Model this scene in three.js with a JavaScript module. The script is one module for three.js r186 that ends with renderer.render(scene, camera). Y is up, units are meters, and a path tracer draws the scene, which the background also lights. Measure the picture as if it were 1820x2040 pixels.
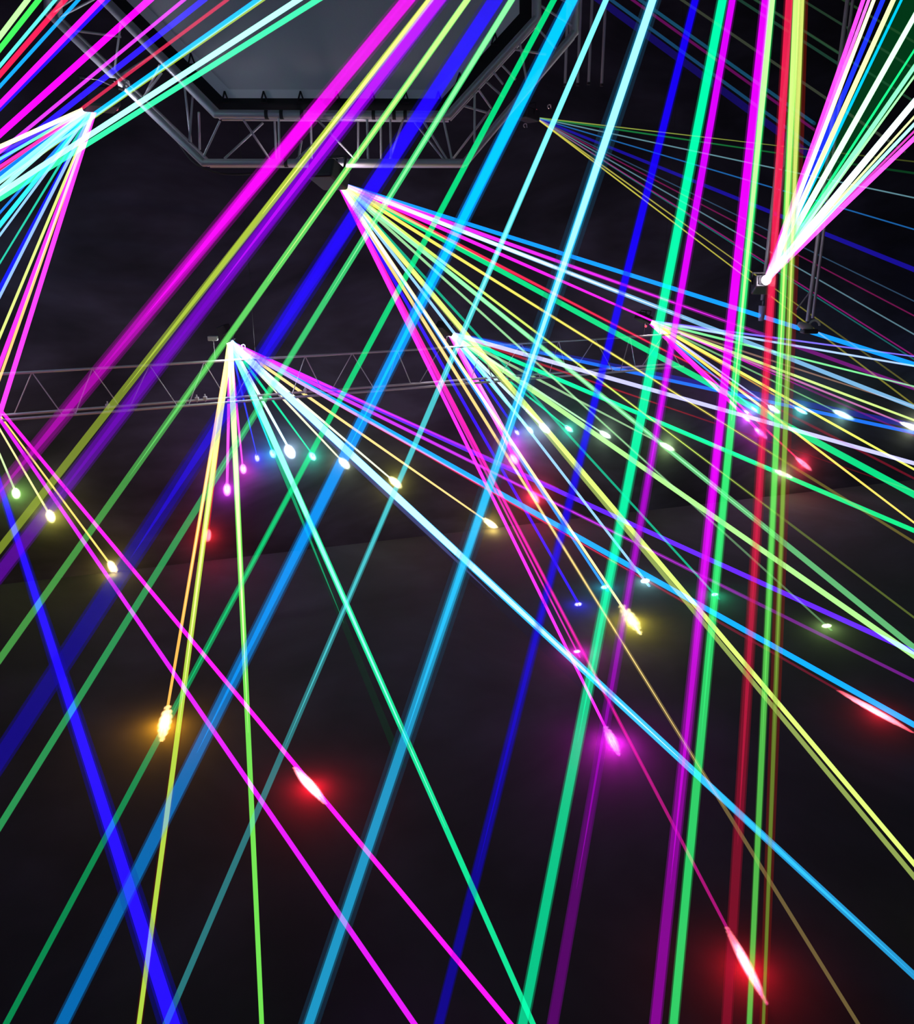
import * as THREE from 'three';
import { RoundedBoxGeometry } from 'three/addons/geometries/RoundedBoxGeometry.js';
import { mergeGeometries as mergeAll } from 'three/addons/utils/BufferGeometryUtils.js';
import { ImprovedNoise } from 'three/addons/math/ImprovedNoise.js';

// ------------------------------------------------------------------ camera, exposure
const scene = new THREE.Scene();
scene.background = new THREE.Color(0, 0, 0);
const W = 1820, H = 2040, F = 1700, PITCH = THREE.MathUtils.degToRad(18), EYE = new THREE.Vector3(0, 6, 0);
const camera = new THREE.PerspectiveCamera(2 * Math.atan(H / 2 / F) * 180 / Math.PI, W / H, 0.05, 200);
camera.position.copy(EYE);
camera.rotation.set(-PITCH, 0, 0);
camera.updateMatrixWorld(true);
const renderer = new THREE.WebGLRenderer({ antialias: true });
renderer.toneMapping = THREE.LinearToneMapping;
renderer.toneMappingExposure = 1.0;
renderer.shadowMap.enabled = true;

// ------------------------------------------------------------------ helpers
const mergeGeometries = (list) => mergeAll(list.map((g) => (g.index ? g.toNonIndexed() : g)));
const V = (x, y, z) => new THREE.Vector3(x, y, z);
let seed = 7;
const rnd = () => { seed = (seed * 16807) % 2147483647; return seed / 2147483647; };
const CP = Math.cos(PITCH), SP = Math.sin(PITCH);
// direction of a photograph pixel with camera depth 1
const ray = (x, y) => { const a = (x - W / 2) / F, b = (H / 2 - y) / F; return V(a, b * CP - SP, -CP - b * SP); };
const at = (x, y, d) => ray(x, y).multiplyScalar(d).add(EYE);
const depthOf = (p) => p.clone().sub(EYE).dot(V(0, -SP, -CP));
const pixelOf = (p) => { const v = p.clone().sub(EYE), d = depthOf(p); return [W / 2 + F * v.x / d, H / 2 - F * (v.y * CP - v.z * SP) / d]; };
const onFloor = (x, y) => { const r = ray(x, y); return r.multiplyScalar(-EYE.y / r.y).add(EYE); };
const onPlaneZ = (x, y, z) => { const r = ray(x, y); return r.multiplyScalar(z / r.z).add(EYE); };

// the room: the back wall runs obliquely, its foot follows a line on the floor
const footA = onFloor(130, 1150), footB = onFloor(1000, 1050);
const wallDir = footB.clone().sub(footA).normalize(), wallN = V(-wallDir.z, 0, wallDir.x);
if (wallN.dot(V(0, 0, 1)) < 0) wallN.negate();
const ROOM = { x0: -15, x1: 17, y1: 12, z1: 8 };
// first point of the room shell from p along d
function shell(p, d) {
  let t = 1e9;
  const test = (num, den) => { if (Math.abs(den) > 1e-9) { const k = num / den; if (k > 1e-4 && k < t) t = k; } };
  if (d.y < 0) test(-p.y, d.y);
  if (d.y > 0) test(ROOM.y1 - p.y, d.y);
  if (d.x < 0) test(ROOM.x0 - p.x, d.x);
  if (d.x > 0) test(ROOM.x1 - p.x, d.x);
  if (d.z > 0) test(ROOM.z1 - p.z, d.z);
  if (d.dot(wallN) < 0) test(footA.clone().sub(p).dot(wallN), d.dot(wallN));
  return p.clone().addScaledVector(d, t);
}
const hit = (x, y) => shell(EYE, ray(x, y).normalize());
const surfaceNormal = (p) => {
  if (p.y < 0.01) return V(0, 1, 0);
  if (Math.abs(p.clone().sub(footA).dot(wallN)) < 0.01) return wallN.clone();
  return p.x > 0 ? V(-1, 0, 0) : V(1, 0, 0);
};

const used = {};
const numbered = (n) => { used[n] = (used[n] ?? -1) + 1; return used[n] ? `${n}_${String(used[n]).padStart(3, '0')}` : n; };
function mesh(name, geo, mat, parent) {
  const m = new THREE.Mesh(geo, mat);
  m.name = parent === scene ? numbered(name) : name;
  m.castShadow = m.receiveShadow = true;
  parent.add(m);
  return m;
}
function thing(name, label, category, group) {
  const o = new THREE.Group();
  o.name = numbered(name);
  o.userData = { label, category };
  if (group) o.userData.group = group;
  scene.add(o);
  return o;
}
function tag(o, label, category, group) { o.userData = { label, category }; if (group) o.userData.group = group; return o; }
const structure = (name, geo, mat) => { const m = mesh(name, geo, mat, scene); m.userData.kind = 'structure'; return m; };
// a round bar between two points
function bar(a, b, r, seg = 10) {
  const d = b.clone().sub(a), g = new THREE.CylinderGeometry(r, r, d.length(), seg, 1);
  g.applyQuaternion(new THREE.Quaternion().setFromUnitVectors(V(0, 1, 0), d.clone().normalize()));
  const m = a.clone().add(b).multiplyScalar(0.5);
  return g.translate(m.x, m.y, m.z);
}
function noiseTexture(size, cells, lo, hi, oct = 4) {
  const n = new ImprovedNoise(), data = new Uint8Array(size * size * 4);
  for (let j = 0; j < size; j++) for (let i = 0; i < size; i++) {
    let s = 0, a = 1, k = cells, u = i / size, v = j / size;
    for (let o = 0; o < oct; o++, a *= 0.55, k *= 2.1) {
      const ang = u * 2 * Math.PI, bng = v * 2 * Math.PI, R = k / (2 * Math.PI);
      s += a * n.noise(R * Math.cos(ang) + 7.1 * o, R * Math.sin(ang) + R * Math.cos(bng), R * Math.sin(bng) + 3.3 * o);
    }
    const c = Math.max(0, Math.min(255, 255 * (lo + (hi - lo) * (0.5 + 0.6 * s)))), q = (j * size + i) * 4;
    data[q] = data[q + 1] = data[q + 2] = c; data[q + 3] = 255;
  }
  const t = new THREE.DataTexture(data, size, size);
  t.wrapS = t.wrapT = THREE.RepeatWrapping; t.magFilter = THREE.LinearFilter; t.needsUpdate = true;
  return t;
}

// ------------------------------------------------------------------ materials
const grain = noiseTexture(256, 6, 0.55, 1.0);
const grainColor = grain.clone(); grainColor.colorSpace = THREE.SRGBColorSpace;
const rep = (t, x, y) => { const c = t.clone(); c.repeat.set(x, y); c.needsUpdate = true; return c; };
const M = {
  floor: new THREE.MeshStandardMaterial({ color: new THREE.Color(0.028, 0.024, 0.036), roughness: 0.92, map: rep(grainColor, 8, 8), bumpMap: rep(grain, 14, 14), bumpScale: 0.003 }),
  wall: new THREE.MeshStandardMaterial({ color: new THREE.Color(0.062, 0.056, 0.086), roughness: 0.95, map: rep(grainColor, 6, 3) }),
  dark: new THREE.MeshStandardMaterial({ color: new THREE.Color(0.03, 0.03, 0.034), roughness: 0.95 }),
  alu: new THREE.MeshStandardMaterial({ color: new THREE.Color(0.5, 0.5, 0.52), roughness: 0.42, metalness: 0.35 }),
  collar: new THREE.MeshStandardMaterial({ color: new THREE.Color(0.02, 0.02, 0.02), roughness: 0.7 }),
  fabric: new THREE.MeshStandardMaterial({ color: new THREE.Color(0.6, 0.585, 0.6), roughness: 0.95, bumpMap: rep(grain, 9, 9), bumpScale: 0.001 }),
  hem: new THREE.MeshStandardMaterial({ color: new THREE.Color(0.8, 0.79, 0.8), roughness: 0.9 }),
  black: new THREE.MeshStandardMaterial({ color: new THREE.Color(0.008, 0.008, 0.01), roughness: 0.9 }),
  housing: new THREE.MeshStandardMaterial({ color: new THREE.Color(0.025, 0.025, 0.028), roughness: 0.5 }),
  pale: new THREE.MeshStandardMaterial({ color: new THREE.Color(0.5, 0.5, 0.52), roughness: 0.7 }),
};

// ------------------------------------------------------------------ the room
{
  const cx = (ROOM.x0 + ROOM.x1) / 2, LEN = 60, T = 0.3;
  const slab = (w, h, d, x, y, z) => new THREE.BoxGeometry(w, h, d).translate(x, y, z);
  structure('floor', slab(60, T, 60, cx, -T / 2, -14), M.floor);
  structure('ceiling', slab(60, T, 60, cx, ROOM.y1 + T / 2, -14), M.dark);
  structure('wall_left', slab(T, ROOM.y1, 60, ROOM.x0 - T / 2, ROOM.y1 / 2, -14), M.wall);
  structure('wall_right', slab(T, ROOM.y1, 60, ROOM.x1 + T / 2, ROOM.y1 / 2, -14), M.wall);
  structure('wall_front', slab(60, ROOM.y1, T, cx, ROOM.y1 / 2, ROOM.z1 + T / 2), M.dark);
  const g = new THREE.BoxGeometry(LEN, ROOM.y1, T).rotateY(-Math.atan2(wallDir.z, wallDir.x));
  const c = footA.clone().add(footB).multiplyScalar(0.5).addScaledVector(wallN, -T / 2);
  structure('wall_back', g.translate(c.x, ROOM.y1 / 2, c.z), M.wall);
}

// ------------------------------------------------------------------ octagonal screen frame
const RZ = -7.6, RB = RZ - 0.2;
const R = (x, y) => onPlaneZ(x, y, RZ);
const back = (p) => V(p.x, p.y, RB);
{
  const frame = thing('screen_truss_frame', 'octagonal aluminium box truss frame around the grey fabric screen', 'truss');
  const TOP = -560, mir = (p) => [p[0], 2 * (-118) - p[1]];
  const outer = [[405, 324], [925, 324], [1146, 63]], inner = [[429, 227], [893, 230], [1070, 35]];
  const outL = [95, 25], inL = [178, -28];
  const poly = (a, l) => [a[0], a[1], a[2], mir(a[2]), mir(a[1]), mir(a[0]), mir(l), l].map((p) => R(p[0], p[1]));
  const po = poly(outer, outL), pi = poly(inner, inL), ro = 0.030, ri = 0.032;
  for (const [p, r] of [[po, ro], [pi, ri]]) for (let k = 0; k < 8; k++) {
    const a = p[k], b = p[(k + 1) % 8];
    mesh('chord', mergeGeometries([bar(a, b, r, 14), new THREE.SphereGeometry(r * 1.02, 12, 8).translate(a.x, a.y, a.z)]), M.alu, frame);
    mesh('chord', bar(back(a), back(b), r * 0.9, 10), M.alu, frame);
  }
  // lattice as the photograph shows it, front plane or reaching to the back chords
  const L = [
    [369, 185, 377, 283, 1, 0], [396, 224, 384, 293, 0, 1], [438, 241, 405, 312, 0, 0], [513, 239, 447, 316, 1, 0], [485, 239, 529, 316, 0, 1], [537, 236, 541, 318, 1, 1], [555, 236, 557, 320, 0, 0],
    [611, 237, 613, 318, 1, 1], [592, 276, 594, 318, 1, 0], [630, 236, 706, 318, 0, 1], [668, 236, 590, 318, 1, 0], [708, 236, 708, 320, 1, 1], [731, 236, 733, 320, 0, 0], [754, 237, 755, 320, 1, 1], [777, 237, 779, 320, 0, 0], [803, 238, 771, 318, 0, 1], [824, 238, 884, 318, 1, 0], [841, 238, 890, 318, 0, 0],
    [883, 238, 900, 318, 0, 0], [945, 181, 945, 284, 0, 0], [925, 204, 976, 219, 1, 1], [952, 178, 980, 208, 0, 1], [971, 155, 1002, 193, 1, 0], [980, 140, 1002, 168, 0, 0], [998, 116, 1030, 150, 1, 1], [1034, 80, 1050, 168, 0, 0], [1012, 96, 1092, 98, 0, 1], [1065, 50, 1110, 100, 0, 0], [899, 316, 976, 219, 1, 0],
    [1074, 10, 1142, 52, 0, 0], [1074, -40, 1142, 10, 1, 0], [1074, -90, 1142, -40, 0, 0],
    [121, 33, 199, -8, 0, 0], [142, 60, 222, 62, 0, 1], [240, 49, 227, 148, 0, 0], [290, 98, 240, 150, 1, 0], [318, 130, 270, 186, 0, 1], [322, 145, 284, 196, 0, 0], [352, 160, 366, 280, 1, 1], [180, -26, 97, 30, 0, 0], [176, -80, 96, -30, 0, 0], [176, -60, 96, -100, 1, 0],
  ];
  for (const [x0, y0, x1, y1, f0, f1] of L) {
    const a = R(x0, y0), b = R(x1, y1);
    mesh('brace', bar(f0 ? back(a) : a, f1 ? back(b) : b, 0.0095, 8), M.alu, frame);
  }
  for (const p of [...po, ...pi]) mesh('brace', bar(p, back(p), 0.010, 8), M.alu, frame);
  for (const [x, y] of [[531, 228], [561, 228], [602, 228], [744, 229], [785, 229], [807, 229], [570, 324], [670, 324]]) {
    const p = R(x, y);
    mesh('coupler', new THREE.CylinderGeometry(0.037, 0.037, 0.028, 14).rotateZ(Math.PI / 2).translate(p.x, p.y, p.z), M.collar, frame);
  }
  // screen
  const SZ = RB - 0.1, S = (x, y) => onPlaneZ(x, y, SZ);
  const sh = (pts) => { const s = new THREE.Shape(); pts.forEach((p, i) => (i ? s.lineTo(p.x, p.y) : s.moveTo(p.x, p.y))); return s; };
  const oct = [[446, 196], [880, 197], [1034, 28], mir([1034, 28]), mir([880, 197]), mir([446, 196]), mir([222, -30]), [222, -30]];
  const mid = [655, -118], shrink = (p, k) => [mid[0] + (p[0] - mid[0]) * k, mid[1] + (p[1] - mid[1]) * k];
  const screen = thing('fabric_screen', 'large grey octagonal fabric screen laced inside the truss frame', 'screen');
  const P = (k) => oct.map((p) => { const q = shrink(p, k); return S(q[0], q[1]); });
  mesh('panel', new THREE.ExtrudeGeometry(sh(P(1)), { depth: 0.012, bevelEnabled: false }).translate(0, 0, SZ), M.fabric, screen);
  const ring = (k0, k1, d, z) => { const s = sh(P(k0)); s.holes.push(sh(P(k1))); return new THREE.ExtrudeGeometry(s, { depth: d, bevelEnabled: false }).translate(0, 0, z); };
  mesh('hem', ring(1.0, 0.945, 0.006, SZ + 0.0125), M.hem, screen).userData.label = 'paler hem band';
  mesh('border', ring(1.075, 1.0, 0.02, SZ - 0.004), M.black, screen).userData.label = 'black border strip';
  for (const [x, y] of [[450, 197], [527, 197], [600, 197], [672, 197], [742, 197], [808, 197], [873, 197], [383, 122], [915, 160], [952, 119], [985, 82]]) {
    const p = S(x, y); p.z += 0.03;
    const s = 0.028;
    mesh('tie', mergeGeometries([bar(V(p.x - s, p.y - 0.03, p.z), V(p.x, p.y + 0.055, p.z), 0.007, 6), bar(V(p.x + s, p.y - 0.03, p.z), V(p.x, p.y + 0.055, p.z), 0.007, 6), bar(V(p.x - s, p.y - 0.03, p.z), V(p.x + s, p.y - 0.03, p.z), 0.009, 6)]), M.black, screen);
  }
  // slack cable below the left corner of the frame
  const pts = [[292, 215], [325, 262], [368, 318], [410, 338], [462, 343], [520, 336]].map(([x, y]) => back(R(x, y)).add(V(0, 0, -0.06)));
  tag(mesh('power_cable', new THREE.TubeGeometry(new THREE.CatmullRomCurve3(pts), 40, 0.009, 8), M.collar, scene), 'slack dark cable sagging under the corner of the screen frame', 'cable');
  // suspension wires up to the ceiling
  for (const k of [3, 6]) {
    const p = po[k];
    tag(mesh('suspension_wire', bar(p.clone().add(V(0, 0.032, 0)), V(p.x, ROOM.y1, p.z), 0.008, 6), M.alu, scene), 'thin steel wire from the ceiling holding the screen frame', 'wire', 'wires holding the screen frame');
  }
}
// free-hanging pipes beside the frame
for (const [x0, x1, y1, d] of [[1125, 1125, 170, 11], [1147, 1150, 169, 11.2], [1176, 1172, 167, 11.4], [1201, 1198, 170, 11.6]]) {
  const low = at(x1, y1, d), o = thing('hanging_pipe', 'thin grey pipe hanging free from the ceiling beside the screen frame', 'pipe', 'row of four hanging pipes');
  mesh('pipe', bar(low, V(low.x, ROOM.y1, low.z), 0.019, 10), M.alu, o);
  mesh('end_cap', bar(low.clone().add(V(0, -0.012, 0)), low.clone().add(V(0, 0.02, 0)), 0.023, 10), M.collar, o);
}

// ------------------------------------------------------------------ long lighting truss before the back wall
const TRUSS_Y = 4.1;
const onHeight = (x, y, h) => { const r = ray(x, y); return r.multiplyScalar((h - EYE.y) / r.y).add(EYE); };
const tA = onHeight(20, 744, TRUSS_Y), tB = onHeight(1256, 671, TRUSS_Y);
const tDir = tB.clone().sub(tA).normalize(), tN = V(-tDir.z, 0, tDir.x);
if (tN.z < 0) tN.negate();
const trussAt = (x, y) => { // point straight above the truss line seen at that pixel
  const r = ray(x, y), n = tN, k = tA.clone().sub(EYE).dot(n) / r.dot(n);
  return r.multiplyScalar(k).add(EYE);
};
{
  const o = thing('lighting_truss', 'long thin grey lattice truss running before the dark back wall', 'truss');
  const a = tA.clone().addScaledVector(tDir, -5), n = 21, len = tB.clone().addScaledVector(tDir, 1.2).sub(a).length();
  const b = a.clone().addScaledVector(tDir, len), drop = 0.63, half = 0.2, r = 0.021;
  const low = (p, s) => p.clone().addScaledVector(tN, s * half).add(V(0, -drop, 0));
  mesh('chord', bar(a, b, r, 12), M.alu, o);
  mesh('chord', bar(low(a, 1), low(b, 1), r, 12), M.alu, o);
  mesh('chord', bar(low(a, -1), low(b, -1), r, 12), M.alu, o);
  for (let k = 0; k < n; k++) {
    const p = a.clone().addScaledVector(tDir, len * (k + 0.1) / n), q = a.clone().addScaledVector(tDir, len * (k + 0.5) / n), s = a.clone().addScaledVector(tDir, len * (k + 0.9) / n);
    const side = k % 2 ? 1 : -1;
    mesh('brace', bar(low(p, side), q, 0.008, 6), M.alu, o);
    mesh('brace', bar(q, low(s, -side), 0.008, 6), M.alu, o);
    if (k % 2) mesh('brace', bar(low(p, 1), low(p, -1), 0.007, 6), M.alu, o);
  }
  for (const x of [205, 388, 405, 610]) {
    const p = low(trussAt(x, 735 - 0.059 * x), -1); p.y = TRUSS_Y - drop;
    mesh('clamp', mergeGeometries([new RoundedBoxGeometry(0.06, 0.07, 0.06, 2, 0.012).translate(p.x, p.y + 0.02, p.z), new THREE.CylinderGeometry(0.012, 0.012, 0.12, 8).translate(p.x, p.y + 0.03, p.z)]), M.pale, o);
  }
  for (const k of [0.06, 0.5, 0.97]) {
    const p = a.clone().addScaledVector(tDir, len * k);
    tag(mesh('truss_hanger', bar(p, V(p.x, ROOM.y1, p.z), 0.005, 6), M.collar, scene), 'dark steel rope from the ceiling carrying the long truss', 'wire', 'ropes carrying the long truss');
  }
}

// ------------------------------------------------------------------ tower
const TOWER_D = 11.5;
{
  const o = thing('truss_tower', 'upright grey ladder truss tower behind the tall red and yellow beams', 'truss');
  const foot0 = at(1518, 600, TOWER_D), foot1 = at(1608, 640, TOWER_D + 0.3), y0 = foot1.y;
  const legs = [V(foot0.x, y0 + 0.3, foot0.z), foot1];
  const top = (p) => V(p.x, ROOM.y1, p.z);
  for (const p of legs) mesh('chord', bar(p, top(p), 0.026, 12), M.alu, o);
  const bk = legs.map((p) => p.clone().add(V(0.25, 0, -0.45)));
  for (const p of bk) mesh('chord', bar(p, top(p), 0.02, 10), M.alu, o);
  const h = ROOM.y1 - y0;
  for (let k = 0; k < 12; k++) {
    const u = y0 + 0.3 + (h - 0.3) * k / 12, v = y0 + 0.3 + (h - 0.3) * (k + 1) / 12, e = k % 2;
    mesh('brace', bar(V(legs[e].x, u, legs[e].z), V(bk[e].x, v, bk[e].z), 0.008, 6), M.alu, o);
  }
  mesh('brace', bar(foot1.clone().add(V(0, 0.42, 0)), foot1.clone().add(V(-0.17, 0.16, 0)), 0.01, 6), M.alu, o);
  // idle moving head at the tower's foot
  const q = at(1612, 652, TOWER_D - 0.1), m = thing('moving_head_lamp', 'small dark moving head lamp lying at the tower foot', 'lamp');
  mesh('base', new RoundedBoxGeometry(0.2, 0.06, 0.16, 2, 0.02).translate(q.x, q.y - 0.05, q.z), M.housing, m);
  mesh('yoke', new THREE.TorusGeometry(0.07, 0.016, 8, 20, Math.PI * 1.1).translate(q.x + 0.06, q.y + 0.02, q.z), M.pale, m);
  mesh('head', new THREE.LatheGeometry([[0.001, -0.1], [0.04, -0.095], [0.055, -0.02], [0.045, 0.06], [0.03, 0.1], [0.001, 0.1]].map(([x, y]) => new THREE.Vector2(x, y)), 16).rotateZ(1.2).translate(q.x - 0.06, q.y + 0.01, q.z), M.pale, m);
  const c = at(1517, 624, TOWER_D + 0.02), l = thing('lamp_can', 'narrow grey lamp can hanging under the projector on the tower', 'lamp');
  mesh('can', new THREE.CylinderGeometry(0.05, 0.035, 0.2, 14).translate(c.x, c.y, c.z), M.pale, l);
  mesh('bracket', bar(V(c.x, c.y + 0.1, c.z), V(c.x, c.y + 0.16, c.z), 0.01, 6), M.pale, l);
}

// ------------------------------------------------------------------ light that hangs in the haze
const lin = (hex) => new THREE.Color(hex);                  // hex is sRGB, the Color holds linear values
const OPACITY = 0.12, glowCache = new Map();
// thin luminous haze: each wall of a shell lets most light through and adds its own
function glow(c, level) {
  const key = c.getHexString() + level.toFixed(3);
  if (!glowCache.has(key)) {
    const k = level / (2 * OPACITY);
    glowCache.set(key, new THREE.MeshBasicMaterial({ color: new THREE.Color(c.r * k, c.g * k, c.b * k), transparent: true, opacity: OPACITY, depthWrite: false, side: THREE.DoubleSide }));
  }
  return glowCache.get(key);
}
// a tube round the line a-b: rows of [distance along 0..1, radius]
function tube(a, b, rows, seg = 10) {
  const d = b.clone().sub(a), w = d.clone().normalize(), u = V(0, 1, 0).cross(w);
  if (u.lengthSq() < 1e-4) u.set(1, 0, 0);
  u.normalize();
  const v = w.clone().cross(u), pos = [], nor = [], idx = [];
  rows.forEach(([t, r]) => {
    for (let k = 0; k < seg; k++) {
      const c = Math.cos(2 * Math.PI * k / seg), s = Math.sin(2 * Math.PI * k / seg);
      const n = u.clone().multiplyScalar(c).addScaledVector(v, s), p = a.clone().addScaledVector(d, t).addScaledVector(n, r);
      pos.push(p.x, p.y, p.z); nor.push(n.x, n.y, n.z);
    }
  });
  for (let j = 0; j + 1 < rows.length; j++) for (let k = 0; k < seg; k++) {
    const p = j * seg + k, q = j * seg + (k + 1) % seg;
    idx.push(p, q, p + seg, q, q + seg, p + seg);
  }
  const g = new THREE.BufferGeometry();
  g.setAttribute('position', new THREE.Float32BufferAttribute(pos, 3));
  g.setAttribute('normal', new THREE.Float32BufferAttribute(nor, 3));
  g.setIndex(idx);
  return g;
}
const fans = {}, ended = [];
function colorWord(hex) {
  const c = { h: 0, s: 0, l: 0 }; new THREE.Color(hex).convertLinearToSRGB();
  const r = parseInt(hex.slice(1, 3), 16), g = parseInt(hex.slice(3, 5), 16), b = parseInt(hex.slice(5, 7), 16), mx = Math.max(r, g, b), mn = Math.min(r, g, b);
  if (mx - mn < 45) return mx > 150 ? 'white' : 'grey';
  let h = mx === r ? ((g - b) / (mx - mn) + 6) % 6 : mx === g ? (b - r) / (mx - mn) + 2 : (r - g) / (mx - mn) + 4; h *= 60;
  const base = h < 18 || h > 342 ? 'red' : h < 42 ? 'orange' : h < 68 ? 'yellow' : h < 95 ? 'yellow-green' : h < 140 ? 'green' : h < 172 ? 'teal green' : h < 192 ? 'cyan' : h < 222 ? 'sky blue' : h < 255 ? 'blue' : h < 288 ? 'violet' : h < 325 ? 'magenta' : 'pink';
  return (mx - mn < 110 && mx > 170 ? 'pale ' : mx < 130 ? 'faint ' : '') + base;
}
const labelOf = (fan, x, y, w0, w1, hex, o) => { const w = Math.max(w0, w1); return `${w < 3.2 ? 'hairline' : w < 6.5 ? 'thin' : w < 13 ? 'bold' : 'broad'} ${colorWord(hex)} laser beam ${o.hit ? fan.fromDot ?? fan.from : fan.from}`; };
/* one beam. row: [x, y, width at the source, width at (x, y), colour, options]
   options: hit 1 (ends on the surface seen at x, y) | ext k (ends on the surface seen k times as far along) | d (depth at x, y; goes on to the room shell)
   lv: level; mid, end: share of the level left half way and at (x, y); soft: wide dim sheath */
function beam(fan, [x, y, w0, w1, hex, o = {}]) {
  const p0 = fan.pos, d0 = depthOf(p0), [hx, hy] = fan.px;
  let q, p1;
  if (o.d) { q = at(x, y, o.d); p1 = shell(p0, q.clone().sub(p0).normalize()); }
  else if (o.hit) { q = p1 = hit(x, y); }
  else {
    const k = o.ext ?? 1.3;
    p1 = hit(hx + (x - hx) * k, hy + (y - hy) * k);
    const d1 = depthOf(p1), s = 1 / k, t = s * d0 / (d1 - s * (d1 - d0));
    q = p0.clone().lerp(p1, t);
  }
  const dq = depthOf(q), full = p1.distanceTo(p0), tq = q.distanceTo(p0) / full;
  const along = (s) => tq * (s * d0 / (dq - s * (dq - d0)));        // photograph share of the way to (x, y) -> share of the beam
  const r0 = w0 * d0 / F / 2, rq = w1 * dq / F / 2;
  const rad = (t) => Math.max(0.0004, r0 + (rq - r0) * Math.min(1.6, t / tq));
  const c = lin(hex), lv = (o.lv ?? 1) * 1.35, mid = o.mid ?? 1, end = o.end ?? 1, ms = along(o.ms ?? 0.5);
  const wmax = Math.max(w0, w1), overhead = fan === fans.W, rimmed = !o.plain && wmax >= (overhead ? 15 : 20);
  const label = o.label ?? labelOf(fan, x, y, w0, w1, hex, o) + (o.extra ?? '');
  const parts = [], core = rimmed ? 0.8 : 1;
  // sections of light that end in long points where the beam weakens
  const taper = (k, a, b) => (t) => rad(t) * core * (t < a ? k : Math.max(0.02, k * (1 - (t - a) / (b - a))));
  const shells = [[end, (t) => rad(t) * core, 1, c]], s0 = along(o.s0 ?? 0.12), hot = o.hot ? lin(o.hot) : c;
  if (overhead || o.stages) {
    if (mid - end > 0.02) for (const [k, u, v] of wmax >= 18 && end < 0.2 ? [[0.97, 0.8, 0.9], [0.9, 1.0, 1.12]] : [[0.95, 1, 1]]) shells.push([(mid - end) / (wmax >= 18 && end < 0.2 ? 2 : 1), taper(k, ms * u, Math.min(1, tq * v)), Math.min(1, tq * v), c]);
    if (1 - mid > 0.02) shells.push([o.hot ? (o.hotLv ?? 1) / lv : 1 - mid, taper(0.9, s0, ms), ms, hot]);
  } else if (end < 0.35 || o.hot) shells.push([o.hot ? (o.hotLv ?? 1) / lv : 1 - end, taper(0.95, s0, tq * 0.5 + 0.5 * along(o.ms ?? 0.5)), tq * 0.5 + 0.5 * along(o.ms ?? 0.5), hot]);
  else shells[0][0] = (1 + 2 * end) / 3;
  // soft rim: a faint outer shell round the core
  if (rimmed) parts.push(['glow', tube(p0, p1, [0, 0.2, 0.4, 0.6, 0.8, 1].map((t) => [t, rad(t) * 1.1]), 12), glow(c, lv * (0.3 + 0.7 * end) * Math.min(1, 1.6 / lv) * 0.15)]);
  shells.forEach(([a, f, stop, col]) => {
    const rows = [], n = stop === 1 && shells.length === 1 ? 3 : 10;
    for (let i = 0; i <= n; i++) { const t = stop * i / n; rows.push([t, f(t)]); }
    parts.push(['core', tube(p0, p1, rows, 10), glow(col, lv * a)]);
  });
  if (o.sheath) { const [sh, k, l] = o.sheath; parts.push(['sheath', tube(p0, p1, [[0, r0 * k * 0.3], [along(0.5), rad(along(0.5)) * k], [1, rad(1) * k]], 12), glow(lin(sh), l)]); }
  const root = thing('laser_ray', label, 'laser beam', fan.group);
  for (const [n, geo, mat] of parts) { const m = mesh(n, geo, mat, root); m.castShadow = m.receiveShadow = false; }
  if (o.hit) ended.push({ fan, x, y, p0, p1, root });
}
// laser light arriving on the floor or wall: a narrow lamp on the line from the projector; a scanned streak is several such strikes in a row
function strike(x, y, len, br, hex, o) {
  const end = ended.filter((e) => e.fan === o.src).sort((a, b) => Math.hypot(a.x - x, a.y - y) - Math.hypot(b.x - x, b.y - y))[0], { fan, root } = end;
  if (o.label) root.userData.label = o.label;
  const c = lin(hex), wh = o.white ?? 0.5, il = Math.hypot(x - fan.px[0], y - fan.px[1]), ux = (x - fan.px[0]) / il, uy = (y - fan.px[1]) / il;
  const n = len > 27 ? Math.ceil(len / (br * 0.5)) : 1;
  for (let k = 0; k < n; k++) {
    const u = n === 1 ? 0.5 : (k + 0.5) / n, w = n === 1 ? 1 : 0.45 + 0.55 * Math.sin(Math.PI * Math.min(1, u * 1.05)), back = len * (1 - u);
    const q = hit(x - ux * back, y - uy * back), nq = surfaceNormal(q), dir = q.clone().sub(fan.pos).normalize();
    const B = br * w * depthOf(q) / F * (n > 1 ? 0.66 : 0.6), dist = Math.min(THREE.MathUtils.clamp(B / Math.tan(0.024), 0.9, 6), 0.6 * q.distanceTo(fan.pos)), cos = Math.max(0.25, -dir.dot(nq));
    const lux = (o.lv ?? 3) * Math.PI / (nq.y > 0.5 ? 0.026 : 0.055) * 1.6 / cos;
    const lamp = new THREE.SpotLight(new THREE.Color(c.r + wh * 0.45, c.g + wh * 0.45, c.b + wh * 0.45), lux * dist * dist * (n > 1 ? 0.7 * w * w : 1), 0, Math.atan(B / dist), n > 1 ? 1 : 0.75, 2);
    lamp.position.copy(q).addScaledVector(dir, -dist);
    lamp.target.position.copy(q);
    lamp.castShadow = true; lamp.shadow.radius = 0.2; lamp.name = 'laser_light';
    scene.add(lamp, lamp.target);
  }
  // what the haze and the surface scatter round the strike
  const q = hit(x - ux * len * 0.45, y - uy * len * 0.45), nq = surfaceNormal(q), halo = new THREE.PointLight(c, (o.power ?? 0.6) * (nq.y > 0.5 ? 1.8 : 2), 0, 2);
  halo.position.copy(q).addScaledVector(nq, nq.y > 0.5 ? 0.13 : 0.15);
  halo.castShadow = true; halo.shadow.radius = 2; halo.name = 'scattered_light';
  scene.add(halo);
}
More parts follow.
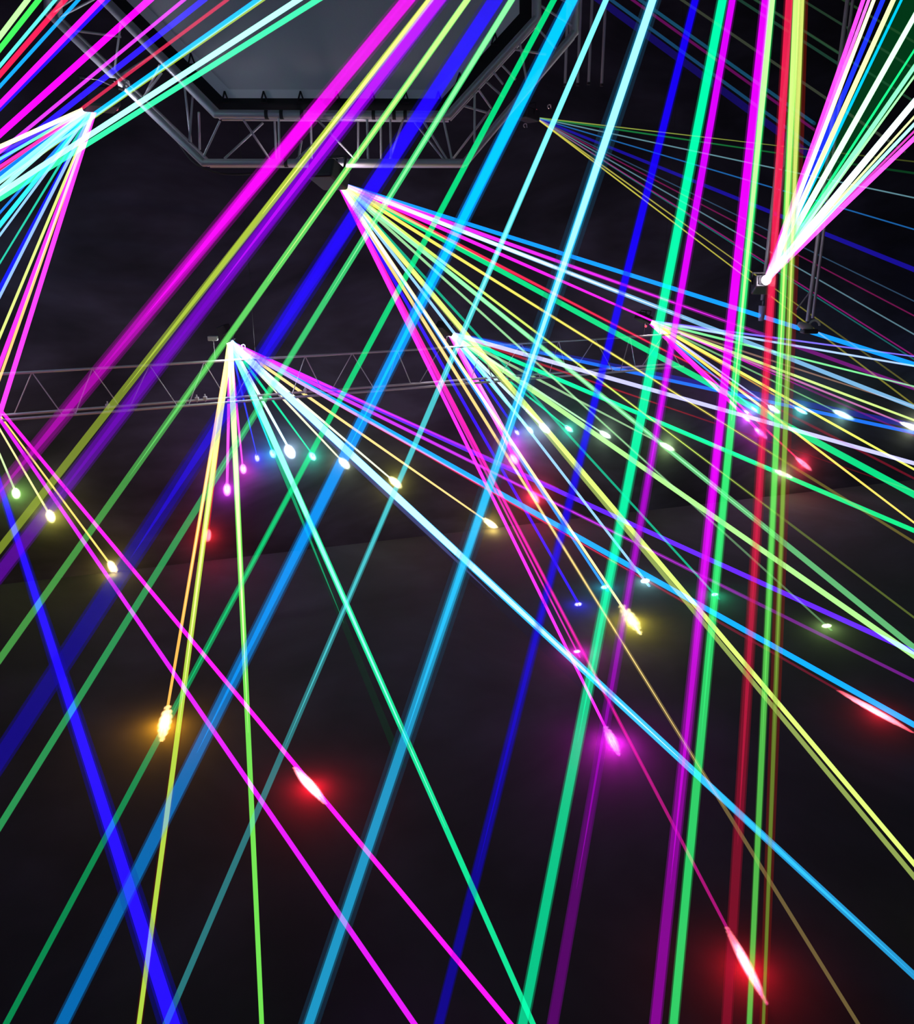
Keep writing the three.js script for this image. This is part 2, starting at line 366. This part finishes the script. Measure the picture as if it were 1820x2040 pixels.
// a laser projector: black box on a bracket, bright opening, red status lamp
function projector(key, px, pos, aim, label, o = {}) {
  const size = o.size ?? 0.24, root = thing('laser_projector', label, 'projector', 'laser projectors');
  const dir = aim.clone().sub(pos).normalize(), m = new THREE.Matrix4().lookAt(V(0, 0, 0), dir, V(0, 1, 0));
  const put = (g) => g.applyMatrix4(m).translate(pos.x, pos.y, pos.z);   // local -z looks along the beams
  mesh('housing', put(new RoundedBoxGeometry(size, size * 0.62, size * 1.1, 3, 0.02).translate(0, 0, size * 0.62)), M.housing, root);
  mesh('front_plate', put(new RoundedBoxGeometry(size * 0.72, size * 0.42, 0.02, 2, 0.006).translate(0, 0, size * 0.06)), M.black, root);
  mesh('yoke', put(mergeGeometries([bar(V(-size * 0.56, 0, size * 0.6), V(-size * 0.56, size * 0.62, size * 0.6), 0.011, 8), bar(V(size * 0.56, 0, size * 0.6), V(size * 0.56, size * 0.62, size * 0.6), 0.011, 8), bar(V(-size * 0.56, size * 0.62, size * 0.6), V(size * 0.56, size * 0.62, size * 0.6), 0.011, 8)])), M.housing, root);
  if (o.to) { const b = V(0, size * 0.62, size * 0.6).applyMatrix4(m).add(pos); mesh('bracket', bar(b, o.to, 0.012, 8), M.housing, root); }
  const lens = o.lens ?? 0.022;
  mesh('lens', new THREE.SphereGeometry(lens, 16, 12).translate(pos.x, pos.y, pos.z), new THREE.MeshBasicMaterial({ color: new THREE.Color(3, 2.8, 3) }), root).userData.label = 'glaring white lens opening';
  if (o.red) {
    const r = at(o.red[0], o.red[1], depthOf(pos) - 0.02);
    mesh('status_lamp', new THREE.SphereGeometry(o.redSize ?? 0.014, 12, 8).translate(r.x, r.y, r.z), new THREE.MeshBasicMaterial({ color: new THREE.Color(0.9, 0.12, 0.2) }), root).userData.label = 'red status lamp';
  }
  const l = new THREE.PointLight(new THREE.Color(...(o.tint ?? [0.85, 0.85, 1])), o.power ?? 3, 0, 2);
  l.position.copy(pos).addScaledVector(dir, lens + 0.05);
  l.castShadow = true; l.shadow.radius = 2; l.name = 'projector_glow';
  scene.add(l);
}
function fan(key, px, pos, from, group, fromDot) { return (fans[key] = { px, pos, from, group, fromDot }); }

// ------------------------------------------------------------------ projectors and their beams
// hung from the slanted corner of the screen frame
fan('A', [218, 215], R(218, 215).add(V(0, 0, 0.25)), 'from the slanted frame corner projector', 'beams of the frame corner projector');
fan('D', [677, 366], R(677, 366).add(V(0, 0, 0.1)), 'from the projector below the screen frame', 'beams of the projector below the screen frame', 'from below the screen frame to the floor');
fan('H', [1066, 234], at(1066, 234, 12), 'from the small projector beside the hanging pipes', 'beams of the projector by the hanging pipes');
fan('I', [1526, 558], at(1526, 558, 10.2), 'rising from the projector on the truss tower', 'beams of the tower projector');
fan('C', [458, 682], trussAt(458, 682), 'from the truss projector beside the pale junction box', 'beams of the truss projector by the junction box', 'from the junction box projector to a dot');
fan('E', [896, 664], trussAt(896, 664), 'from the projector midway along the long truss', 'beams of the mid truss projector', 'from the mid truss projector to a dot');
fan('G', [1291, 639], trussAt(1291, 639), 'from the truss end projector next to the tower', 'beams of the truss end projector', 'from the truss end projector to a dot');
fan('B', [-78, 722], trussAt(-78, 722), 'over the floor from beyond the truss', 'beams from the outer truss projector', 'dropping from beyond the truss to a dot');
fan('P', [-470, 690], at(-470, 690, 9.5), 'slanting up across the frame corner', 'beams rising across the frame corner');
fan('W', [1632, -990], at(1632, -990, 3.1), 'coming down from overhead across the whole hall', 'broad beams from the overhead projector');
fan('J', [-840, -1500], at(-840, -1500, 3.4), 'crossing high behind the tower', 'faint beams behind the tower');
const FA = fans;

const rowsOf = {
  W: [
    [69, 896, 34, 28, '#ff08ff', { lv: 1.2, mid: 0.5, end: 0.06, ms: 0.86, s0: 0.66, d: 4.2, label: 'broad magenta beam from overhead, outermost of its fan, ending by the truss' }],
    [245, 780, 12, 14, '#a0b838', { lv: 1.6, mid: 0.7, end: 0.25, ms: 0.8, s0: 0.52, d: 4.2, hot: '#fff880', hotLv: 1.3, label: 'bold yellow-green beam from overhead between the magenta and purple ones' }],
    [200, 880, 36, 28, '#9800ff', { lv: 1.1, mid: 0.55, end: 0.16, ms: 0.84, s0: 0.5, d: 4.2, hot: '#d010ff', label: 'broad purple beam from overhead next to the outermost yellow-green one' }],
    [257, 950, 12, 13, '#60d060', { lv: 1.5, mid: 0.65, end: 0.24, ms: 0.8, s0: 0.48, d: 4.3, hot: '#e0f080', label: 'bold lime beam from overhead grazing the junction box projector' }],
    [366, 950, 34, 36, '#2408ff', { lv: 1.2, mid: 0.8, end: 0.1, ms: 0.86, s0: 0.6, d: 4.3, label: 'broad deep blue beam from overhead passing behind the junction box projector' }],
    [402, 996, 12, 13, '#38c870', { lv: 1.5, mid: 0.6, end: 0.26, ms: 0.8, s0: 0.48, d: 4.3, hot: '#a0f0a0', label: 'bold mint green beam from overhead beside the broad deep blue one' }],
    [330, 1445, 12, 12, '#00d078', { lv: 1.15, mid: 0.75, end: 0.26, ms: 0.72, s0: 0.5, d: 4.2, label: 'bold emerald beam from overhead running to the orange floor burst' }],
    [392, 1500, 28, 28, '#0090f0', { lv: 1.3, mid: 0.75, end: 0.28, ms: 0.76, s0: 0.48, d: 4.0, hot: '#00c8ff', label: 'broad azure beam from overhead running past the orange floor burst' }],
    [566, 1491, 11, 12, '#48c8d0', { lv: 1.5, mid: 0.6, end: 0.16, ms: 0.72, s0: 0.5, d: 4.0, hot: '#90f8ff', label: 'slim pale turquoise beam from overhead between two broad blue ones' }],
    [803, 1480, 19, 22, '#20b8f0', { lv: 1.5, mid: 0.8, end: 0.36, ms: 0.78, s0: 0.52, d: 3.8, hot: '#e0ffff', sheath: ['#183850', 1.9, 0.4], label: 'broad icy white and cyan beam from overhead, brightest of its fan' }],
    [1009, 1500, 16, 20, '#1800ff', { lv: 1.1, mid: 0.75, end: 0.15, ms: 0.8, s0: 0.6, d: 3.8, label: 'deep blue beam from overhead between the icy and emerald beams' }],
    [1150, 1480, 20, 22, '#00e8a0', { lv: 1.3, mid: 0.8, end: 0.4, ms: 0.76, s0: 0.5, d: 3.8, label: 'broad sea green beam from overhead passing the truss end projector' }],
    [1190, 1529, 15, 20, '#d800ff', { lv: 1.4, mid: 0.45, end: 0.04, ms: 0.78, s0: 0.6, d: 3.8, label: 'fading magenta beam from overhead reaching the magenta floor burst' }],
    [1361, 1520, 20, 22, '#e800ff', { lv: 1.3, mid: 0.8, end: 0.14, ms: 0.82, s0: 0.6, d: 3.8, label: 'strong magenta beam from overhead paired with a green one' }],
    [1395, 1480, 14, 18, '#30e070', { lv: 1.4, mid: 0.75, end: 0.45, ms: 0.74, s0: 0.46, d: 3.8, hot: '#f8f8a0', label: 'bold green beam from overhead paired with the strong magenta one' }],
    [1483, 1450, 18, 20, '#f02050', { lv: 1.2, mid: 0.6, end: 0.1, ms: 0.82, s0: 0.55, d: 3.8, label: 'broad red beam from overhead crossing the tower' }],
    [1517, 1500, 20, 13, '#58c850', { lv: 1.5, mid: 0.8, end: 0.42, ms: 0.72, s0: 0.44, d: 3.8, hot: '#f8f088', label: 'yellow-green beam from overhead between red and olive ones' }],
    [1540, 1500, 20, 9, '#70a838', { lv: 1.5, mid: 0.7, end: 0.28, ms: 0.72, s0: 0.44, d: 3.8, hot: '#f8f088', sheath: ['#701808', 2.0, 0.4], label: 'olive beam with red fringe from overhead, last before the tower' }],
  ],
  P: [
    [55, 0, 8, 9, '#a8ff90', { d: 4.6, lv: 1.3 }], [77, 0, 8, 9, '#38f050', { d: 4.6, lv: 1.2 }], [110, 0, 6, 6, '#60f0e0', { d: 4.6 }], [129, 0, 8, 9, '#e81c50', { d: 4.6 }], [156, 0, 6, 6, '#10a0f8', { d: 4.7 }],
    [202, 0, 9, 9, '#ff10f8', { d: 4.7, lv: 1.1 }], [213, 0, 8, 9, '#2008ff', { d: 4.8 }], [297, 0, 10, 12, '#ff00ff', { d: 4.9, lv: 1.1 }], [366, 0, 7, 6, '#d838f8', { d: 5 }], [405, 0, 10, 10, '#2c18ff', { d: 5 }], [452, 0, 5, 6, '#d02850', { d: 5, lv: 0.8 }],
    [513, 0, 8, 9, '#00a8ff', { d: 5.1, lv: 1.2 }], [524, 0, 4, 5, '#a8c840', { d: 5.1, lv: 0.8 }], [593, 0, 9, 10, '#90f0d8', { d: 5.2, lv: 1.7 }], [632, 0, 8, 10, '#30e898', { d: 5.2, lv: 1.2 }],
  ],
  A: [
    [0, 297, 6, 8, '#fff0b0', { lv: 1.5 }], [0, 309, 4, 5, '#5038ff', {}], [0, 322, 4, 5, '#70f0d0', {}], [0, 338, 4, 6, '#ff28b8', {}], [0, 352, 5, 8, '#0078ff', {}], [0, 366, 8, 10, '#78e8ff', { lv: 1.5 }], [0, 384, 6, 8, '#a0ffe8', {}],
    [0, 432, 3, 4, '#2080ff', {}], [0, 457, 4, 8, '#30d8ff', { lv: 1.1 }], [0, 478, 3, 4, '#90c8ff', {}], [0, 535, 2.5, 3, '#20c0a0', {}], [0, 588, 4, 8, '#0410e0', { lv: 1 }], [0, 603, 4, 5, '#90b8ff', {}],
    [0, 685, 3, 5, '#d8e880', {}], [0, 743, 5, 8, '#ff30f0', {}], [0, 770, 3, 5, '#ffc878', {}], [9, 815, 6, 9, '#ff38f0', { lv: 1.1 }],
  ],
  B: [
    [1014, 2037, 6, 10, '#ff10e8', { ext: 1.12 }], [823, 2037, 6, 11, '#e818ff', { ext: 1.12, end: 0.7, mid: 0.9 }], [232, 1141, 3, 4, '#ffd870', { hit: 1 }], [104, 1034, 3, 4, '#f8f0a0', { hit: 1 }], [35, 989, 3, 4, '#d0f8a8', { hit: 1 }],
    [648, 1602, 2.5, 2.5, '#a01830', { hit: 1, lv: 0.4 }],
    [343, 2037, 6, 32, '#2008ff', { d: 3.4, lv: 1.25, sheath: ['#0a08a0', 1.7, 0.25] }],
  ],
  C: [
    [322, 1478, 5, 5, '#ffb850', { hit: 1, lv: 1.3, end: 0.7, hot: '#fff0b0' }], [277, 2037, 8, 9, '#b8e048', { ext: 1.1, lv: 1.2, end: 0.7, s0: 0.1, ms: 0.3, hot: '#fff4b0', sheath: ['#601000', 1.6, 0.25] }], [413, 1078, 2.5, 2.5, '#d02020', { hit: 1, lv: 0.6 }], [452, 979, 3, 5, '#ff50f8', { hit: 1 }], [521, 2037, 8, 9, '#70e050', { ext: 1.1, lv: 1.2, end: 0.7, s0: 0.12, ms: 0.3, hot: '#fff8c8' }],
    [484, 937, 3, 3, '#ff48e0', { hit: 1 }], [513, 914, 1.6, 1.6, '#2838ff', { hit: 1 }], [545, 906, 2.5, 2.5, '#10d0ff', { hit: 1 }], [1060, 2037, 9, 11, '#08e898', { ext: 1.1, lv: 1.3, end: 0.6, s0: 0.15, ms: 0.5, hot: '#b0ffe8' }], [745, 1390, 6, 14, '#00b070', { ext: 1.2, lv: 0.7, end: 0.03, s0: 0.2, ms: 0.6, plain: 1 }],
    [580, 902, 4, 4, '#d0f8ff', { hit: 1, lv: 1.2 }], [625, 909, 2.5, 2.5, '#00d898', { hit: 1 }], [691, 929, 3, 3, '#f0f0c8', { hit: 1 }], [1820, 1943, 12, 14, '#28a8e8', { ext: 1.1, lv: 1.6, mid: 0.85, end: 0.4, s0: 0.3, ms: 0.68, stages: 1, hot: '#f0f8ff' }],
    [1130, 1330, 8, 24, '#48508c', { ext: 1.15, lv: 0.6, end: 0.05, s0: 0.35, ms: 0.6, plain: 1 }], [794, 967, 3, 3, '#f0f8d8', { hit: 1 }], [986, 1050, 3, 3, '#ffd888', { hit: 1 }], [1820, 1444, 6, 11, '#0098ff', { ext: 1.2, lv: 1.5, mid: 0.8, end: 0.65 }],
    [1818, 1460, 4, 4, '#e83060', { hit: 1, mid: 0.5, end: 0.12, ms: 0.4, s0: 0.1 }], [1820, 1299, 4, 10, '#6020ff', { ext: 1.2 }], [1080, 960, 4, 5, '#ff20e8', { ext: 1.05, mid: 0.8, end: 0.2 }], [1820, 1356, 4, 6, '#a828c8', { ext: 1.2, lv: 1.6, mid: 0.5, end: 0.2, s0: 0.15, ms: 0.55 }],
  ],
  D: [
    [1233, 1505, 5, 5, '#ff28f0', { hit: 1, lv: 1.1 }], [1527, 2001, 5, 6, '#e818a0', { hit: 1, lv: 1.3, mid: 0.7, end: 0.3, s0: 0.2 }], [1155, 1310, 3, 3, '#ff28d0', { hit: 1, lv: 0.6 }], [1154, 1206, 4, 5, '#2c08f0', { hit: 1 }], [1709, 2040, 4, 8, '#e8c878', { ext: 1.1, lv: 1.2, mid: 0.7, end: 0.12, s0: 0.2 }], [1210, 1178, 3, 5, '#2890f8', { hit: 1 }], [1276, 1264, 4, 5, '#f0e0a0', { hit: 1, lv: 1.1 }],
    [1293, 1168, 3, 5, '#90c8ff', { hit: 1 }], [1432, 1194, 2.5, 4, '#00c898', { hit: 1, end: 0.4, mid: 0.9 }], [1617, 1480, 6, 9, '#d0f070', { ext: 1.35, lv: 1.4, mid: 0.9, end: 0.62, ms: 0.6 }], [1603, 1484, 3, 9, '#a8c060', { ext: 1.35, lv: 0.8, end: 0.6, mid: 0.9 }], [1656, 1256, 3, 3.5, '#98d898', { hit: 1, mid: 0.6, end: 0.25 }],
    [1820, 1290, 5, 12, '#80f098', { ext: 1.3, lv: 1.5, mid: 0.7, end: 0.3 }], [1820, 1230, 4, 4, '#c8e860', { ext: 1.3, lv: 1.2, mid: 0.5, end: 0.1 }], [1820, 1080, 4, 5, '#f0e060', { ext: 1.3, lv: 1.1, mid: 0.35, end: 0.1, ms: 0.55 }], [1820, 953, 5, 4, '#f02850', { ext: 1.3, mid: 0.6, end: 0.12 }], [1820, 985, 5, 13, '#00d880', { ext: 1.3, lv: 1.15, mid: 0.8, end: 0.65 }],
    [1820, 868, 5, 3, '#ff20f0', { ext: 1.25, mid: 0.6, end: 0.08, ms: 0.55, s0: 0.3 }], [1571, 714, 5, 8, '#88c8f8', { ext: 1.6, lv: 1.1, end: 0.6, s0: 0.25, hot: '#f0f8ff' }], [1734, 743, 5, 7, '#e828f0', { ext: 1.4, mid: 0.5, end: 0.15, s0: 0.25 }], [1820, 726, 4, 9, '#0890ff', { ext: 1.3, lv: 1.3, mid: 0.85, end: 0.7 }],
  ],
  E: [
    [1069, 998, 6, 5, '#ff20c8', { hit: 1, lv: 1.1 }], [1025, 914, 6, 5, '#ff28f8', { hit: 1 }], [1020, 881, 5, 4, '#ff90f0', { hit: 1 }], [1031, 861, 4, 4, '#1c10e8', { hit: 1 }], [1054, 856, 6, 6, '#78e8ff', { hit: 1 }], [1088, 857, 4, 4, '#c8fff8', { hit: 1 }], [1132, 854, 2.5, 2.5, '#10c890', { hit: 1 }],
    [1820, 1306, 5, 11, '#a8f088', { ext: 1.3, lv: 1.5, mid: 0.7, end: 0.5 }], [1210, 869, 2.5, 2.5, '#b0e8b0', { hit: 1 }], [1336, 894, 2.5, 2.5, '#98c890', { hit: 1, lv: 0.8 }], [1566, 947, 4, 5, '#00d880', { hit: 1 }], [1820, 1057, 4, 9, '#00d078', { ext: 1.3, lv: 1.1 }], [1652, 921, 2.5, 2.5, '#b02030', { ext: 1.4, lv: 0.7, mid: 0.6, end: 0.2 }],
    [1820, 923, 5, 8, '#c0c0ff', { ext: 1.3, lv: 1.4, mid: 0.85, end: 0.6 }], [1820, 862, 3, 7, '#1878ff', { ext: 1.3, mid: 0.8, end: 0.6 }], [1820, 848, 5, 12, '#101880', { ext: 1.3, lv: 0.8, plain: 1 }],
  ],
  G: [
    [1820, 710, 2.5, 2.5, '#7868f8', {}], [1820, 729, 3, 3.5, '#a8c8ff', {}], [1820, 770, 3, 3, '#78e090', { lv: 1 }], [1820, 810, 2.2, 2.2, '#886858', { lv: 0.8 }], [1820, 837, 4, 4, '#c8e880', {}], [1822, 853, 3, 3, '#c870b0', { hit: 1, lv: 0.8 }], [1684, 829, 2.2, 2.2, '#68a068', { hit: 1 }], [1820, 935, 4, 4, '#e8f060', {}], [1598, 820, 2.2, 2.2, '#c09030', { hit: 1, lv: 0.8 }],
    [1545, 818, 2.2, 2.2, '#b8b8ff', { hit: 1 }], [1820, 1041, 3.5, 3.5, '#f8d860', {}], [1502, 815, 2.2, 2.2, '#3890ff', { hit: 1 }], [1514, 861, 5, 5, '#ff10c0', { hit: 1 }], [1487, 832, 5, 4, '#ff08f8', { hit: 1 }], [1605, 929, 3, 3, '#e02858', { hit: 1 }], [1487, 819, 2.5, 2.5, '#2828f0', { hit: 1 }],
  ],
  H: [
    [1820, 322, 2, 2.5, '#a0b048', { mid: 0.7, end: 0.15, s0: 0.2 }], [1820, 345, 3, 4, '#188040', { mid: 0.7, end: 0.2, s0: 0.2 }], [1820, 394, 2.2, 2.5, '#80b8c8', { mid: 0.8, end: 0.4 }], [1820, 457, 2.2, 2.5, '#2070c0', { end: 0.7, mid: 0.9 }], [1820, 537, 4, 9, '#1c10b0', { lv: 1.1, mid: 0.8, end: 0.6 }], [1820, 600, 2, 2.2, '#385878', { mid: 0.8, end: 0.5 }],
    [1820, 629, 2.2, 2.5, '#901860', { mid: 0.7, end: 0.4 }], [1820, 666, 2.2, 2.5, '#6890a0', { mid: 0.9, end: 0.7 }], [1820, 709, 2.2, 2.6, '#a81880', { mid: 0.8, end: 0.5 }], [1820, 716, 2.2, 2.5, '#208080', { mid: 0.8, end: 0.4 }], [1815, 770, 2.6, 3, '#c0b850', { mid: 0.5, end: 0.2, s0: 0.2 }], [1811, 800, 2.6, 3, '#e0d850', { mid: 0.6, end: 0.3, s0: 0.2 }],
  ],
  I: [
    [1719, 0, 8, 8, '#ff40e0', {}], [1730, 0, 6, 6, '#ff68f0', {}], [1740, 0, 7, 7, '#f8f0b0', { lv: 1.3 }], [1758, 0, 8, 9, '#1428e8', { lv: 1.1 }], [1779, 0, 8, 9, '#f0f8a0', { lv: 1.3 }], [1795, 0, 5, 5, '#00c0f8', {}], [1820, 34, 9, 10, '#b8f8c0', { lv: 1.5 }], [1820, 101, 4, 4, '#18f080', {}], [1820, 134, 8, 8, '#78f8a8', { lv: 1.2 }], [1820, 153, 4, 4, '#98f8a0', {}],
    [1820, 204, 10, 12, '#d8f8f8', { lv: 1.6 }], [1820, 233, 4, 4, '#d8f0a0', {}], [1820, 248, 5, 6, '#98f0f8', { lv: 1.2 }], [1820, 262, 4, 4, '#c038a8', {}], [1820, 276, 7, 9, '#ff50f0', { lv: 1.1 }], [1797, 85, 10, 110, '#00481e', { lv: 0.45, plain: 1, label: 'dim broad green haze beam within the tower fan' }],
  ].map((r) => { r[5].d ??= 6.2; r[2] = Math.max(r[2], r[2] * 1.4); r[5].lv = (r[5].lv ?? 1) * (r[5].lv < 0.5 ? 1 : 1.25); return r; }),
  J: [
    [1501, 207, 6, 6, '#185078', { d: 15 }], [1495, 222, 12, 13, '#140a68', { d: 15 }], [1506, 164, 6, 6, '#185878', { d: 15 }], [1506, 176, 5, 5, '#700c60', { d: 15 }], [1648, 198, 4, 5, '#404838', { d: 15 }], [1573, 65, 4, 5, '#204838', { d: 15 }], [1570, 41, 4, 4, '#283c28', { d: 15 }], [1685, 54, 4, 4, '#284430', { d: 15 }], [1732, 146, 4, 4, '#204830', { d: 15 }], [1730, 30, 4, 4, '#284428', { d: 15 }],
  ],
};
const grow = { A: 2, C: 3.5, D: 3, E: 3.5, G: 2 };
for (const k in rowsOf) {
  const rows = rowsOf[k], f = FA[k], bases = new Map();
  for (const r of rows) {
    r[5] ??= {};
    r[2] += grow[k] ?? 0;
    if (k === 'J') { r[5].lv = 0.5; r[5].plain = 1; }
    if (k === 'H') r[5].lv = 0.7;
    const l = labelOf(f, ...r); bases.set(l, (bases.get(l) ?? 0) + 1);
  }
  // beams that look alike are told apart by the colour of the beam next to them in the fan
  const order = [...rows].sort((a, b) => Math.atan2(a[1] - f.px[1], a[0] - f.px[0]) - Math.atan2(b[1] - f.px[1], b[0] - f.px[0]));
  const taken = new Set();
  order.forEach((r, i) => {
    const l = labelOf(f, ...r);
    if (r[5].label || bases.get(l) < 2) return;
    for (const n of [order[i + 1], order[i - 1], order[i + 2], order[i - 2]]) {
      if (!n) continue;
      const e = ` beside ${colorWord(n[4])}`;
      if (!taken.has(l + e)) { taken.add(l + e); r[5].extra = e; return; }
    }
  });
  for (const r of rows) beam(f, r);
}

// ------------------------------------------------------------------ the projectors themselves
const mid = (x, y, d) => at(x, y, d);
projector('A', [218, 215], FA.A.pos, hit(20, 430), 'glaring black laser projector clamped to the slanted frame corner', { red: [231, 216], lens: 0.034, to: R(248, 180), redSize: 0.018, power: 0.8 });
projector('D', [677, 366], FA.D.pos, hit(1300, 900), 'glaring black laser projector hung below the screen frame', { red: [684, 353], to: R(672, 326), lens: 0.036, power: 0.7, tint: [1, 0.8, 0.95] });
projector('H', [1066, 234], FA.H.pos, hit(1800, 480), 'small laser projector with red lamp beside the hanging pipes', { red: [1067, 222], lens: 0.034, to: V(FA.H.pos.x - 0.1, ROOM.y1, FA.H.pos.z), redSize: 0.03, power: 0.8, tint: [1, 0.5, 0.6] });
projector('I', [1526, 558], FA.I.pos, at(1790, 120, 6.2), 'laser projector on the truss tower with an intense white flare', { to: at(1521, 560, TOWER_D), lens: 0.06, power: 4, tint: [1, 0.85, 1] });
projector('C', [458, 682], FA.C.pos, hit(700, 1200), 'laser projector on the long truss beside the junction box', { to: trussAt(455, 717), lens: 0.06, power: 4 });
projector('E', [896, 664], FA.E.pos, hit(1200, 950), 'laser projector with red lamp midway along the long truss', { to: trussAt(886, 692), red: [885, 678], lens: 0.06, redSize: 0.03, power: 4, tint: [1, 0.8, 0.95] });
projector('G', [1291, 639], FA.G.pos, hit(1600, 820), 'laser projector with red lamp at the truss end near the tower', { to: trussAt(1280, 670), red: [1286, 650], lens: 0.055, redSize: 0.026, power: 3, tint: [1, 0.7, 0.9] });
projector('B', [-78, 722], FA.B.pos, hit(300, 1200), 'laser projector on the truss beyond the junction box', { to: trussAt(-82, 750), lens: 0.05, power: 2 });
projector('P', [-470, 690], FA.P.pos, at(300, 0, 5), 'laser projector on a side wall pole aiming up at the screen frame', { to: V(ROOM.x0, FA.P.pos.y - 0.3, FA.P.pos.z - 0.5), power: 1 });
projector('W', [1632, -990], FA.W.pos, at(900, 1300, 3.9), 'laser projector under the ceiling aiming down over the hall', { to: V(FA.W.pos.x, ROOM.y1, FA.W.pos.z + 0.2), power: 0.6 });
// small pale fittings caught by the light
{
  const p = trussAt(424, 674), b = thing('junction_box', 'small pale junction box mounted beside the truss projector', 'box');
  mesh('box', new RoundedBoxGeometry(0.15, 0.075, 0.08, 2, 0.012).translate(p.x, p.y, p.z), M.pale, b);
  mesh('stem', bar(V(p.x, p.y - 0.04, p.z), V(p.x, TRUSS_Y + 0.022, p.z), 0.01, 6), M.housing, b);
  const clampAt = (q, s, label) => {
    const g = thing('hook_clamp', label, 'clamp');
    mesh('hook', new THREE.TorusGeometry(s, s * 0.28, 8, 18, 4.2).rotateZ(0.4).translate(q.x, q.y, q.z), M.pale, g);
    mesh('bolt', bar(V(q.x + s, q.y - s * 1.2, q.z), V(q.x + s * 0.8, q.y + s * 0.6, q.z), s * 0.2, 8), M.pale, g);
  };
  clampAt(R(645, 364).add(V(0, 0, 0.05)), 0.022, 'pale hook clamp beside the projector below the frame');
  clampAt(R(258, 168).add(V(0, 0, 0.05)), 0.02, 'pale hook clamp on the slanted frame corner');
  clampAt(at(1094, 212, 11.9), 0.024, 'pale hook clamp above the small projector near the pipes');
  clampAt(at(1046, 250, 11.9), 0.024, 'pale hook clamp below the small projector near the pipes');
  clampAt(trussAt(485, 690), 0.03, 'pale hook clamp on the truss beside the junction box projector');
}

// ------------------------------------------------------------------ light where the beams strike
{
  const rows = {
    B: [[35, 990, 16, 15, '#a0f060'], [105, 1036, 18, 16, '#f0f050'], [232, 1141, 34, 15, '#f8e060'], [648, 1602, 96, 17, '#ff1428', { power: 1.4, label: 'faint red beam flaring into a long red streak on the floor' }]],
    C: [[322, 1478, 75, 22, '#ffb020', { power: 2.2, label: 'thin orange beam ending in a large orange burst on the floor' }], [413, 1078, 24, 12, '#ff2020', { power: 0.8, lv: 1.5 }], [452, 982, 14, 14, '#f030f0'], [485, 940, 12, 12, '#f038c8'], [513, 917, 9, 9, '#3040ff'], [545, 909, 11, 11, '#20c0f0'], [581, 907, 18, 18, '#c0e8e8', { lv: 4 }], [625, 913, 11, 11, '#20e0a0'], [691, 929, 18, 15, '#d0e8b0'], [794, 967, 20, 14, '#e8e860'], [986, 1050, 24, 12, '#f0d860'], [1818, 1460, 170, 11, '#ff1c30', { white: 0.3, lv: 2, label: 'faint red beam flaring into a long red streak under the blue beam' }]],
    D: [[1155, 1210, 14, 13, '#2020ff', { lv: 2.4 }], [1210, 1178, 20, 14, '#20c8e0'], [1293, 1168, 30, 15, '#a0e8e8', { lv: 3.4 }], [1432, 1194, 26, 11, '#30e898'], [1656, 1256, 34, 14, '#b8f080'], [1276, 1264, 72, 22, '#f8e840', { power: 2, label: 'thin cream beam ending in a large yellow burst on the floor' }], [1155, 1310, 34, 12, '#ff30e0', { power: 1 }], [1233, 1505, 66, 18, '#ff20f0', { power: 2.6, label: 'thin magenta beam ending in a large magenta burst on the floor' }], [1527, 2001, 175, 18, '#ff1828', { power: 1.2, label: 'long crimson beam flaring into a red streak low on the floor' }]],
    E: [[1031, 864, 9, 9, '#4060ff', { lv: 4, white: 0.6 }], [1020, 885, 12, 12, '#ff50f0', { power: 1 }], [1026, 919, 15, 15, '#ff50e0', { power: 1.2 }], [1069, 998, 28, 15, '#ff3048', { power: 2.2 }], [1058, 860, 12, 11, '#a0f0f0'], [1088, 857, 17, 17, '#c0f0f0', { lv: 3.5 }], [1136, 857, 14, 11, '#40e8a8'], [1210, 869, 18, 13, '#b8f0b0'], [1336, 894, 28, 13, '#b8f088'], [1566, 947, 30, 12, '#e8f098']],
    G: [[1488, 822, 7, 7, '#5050ff'], [1488, 836, 9, 9, '#ff40f0'], [1517, 865, 12, 13, '#ff30e0', { power: 1.2 }], [1504, 817, 8, 8, '#40c0f0'], [1545, 818, 15, 12, '#c0e8e8'], [1598, 820, 14, 10, '#60f0d0'], [1684, 829, 22, 14, '#a8f8d0'], [1822, 853, 18, 14, '#e0f0b0'], [1605, 929, 28, 13, '#ff2848', { white: 0.3, power: 1.2 }]],
  };
  for (const k in rows) for (const [x, y, l, b, c, o = {}] of rows[k]) { const k2 = 'EG'.includes(k) ? 0.72 : 1; strike(x, y, Math.min(l, l > 40 ? l : 27) * (l > 40 ? 1 : k2), b * k2, c, { ...o, src: FA[k] }); }
}

renderer.render(scene, camera);
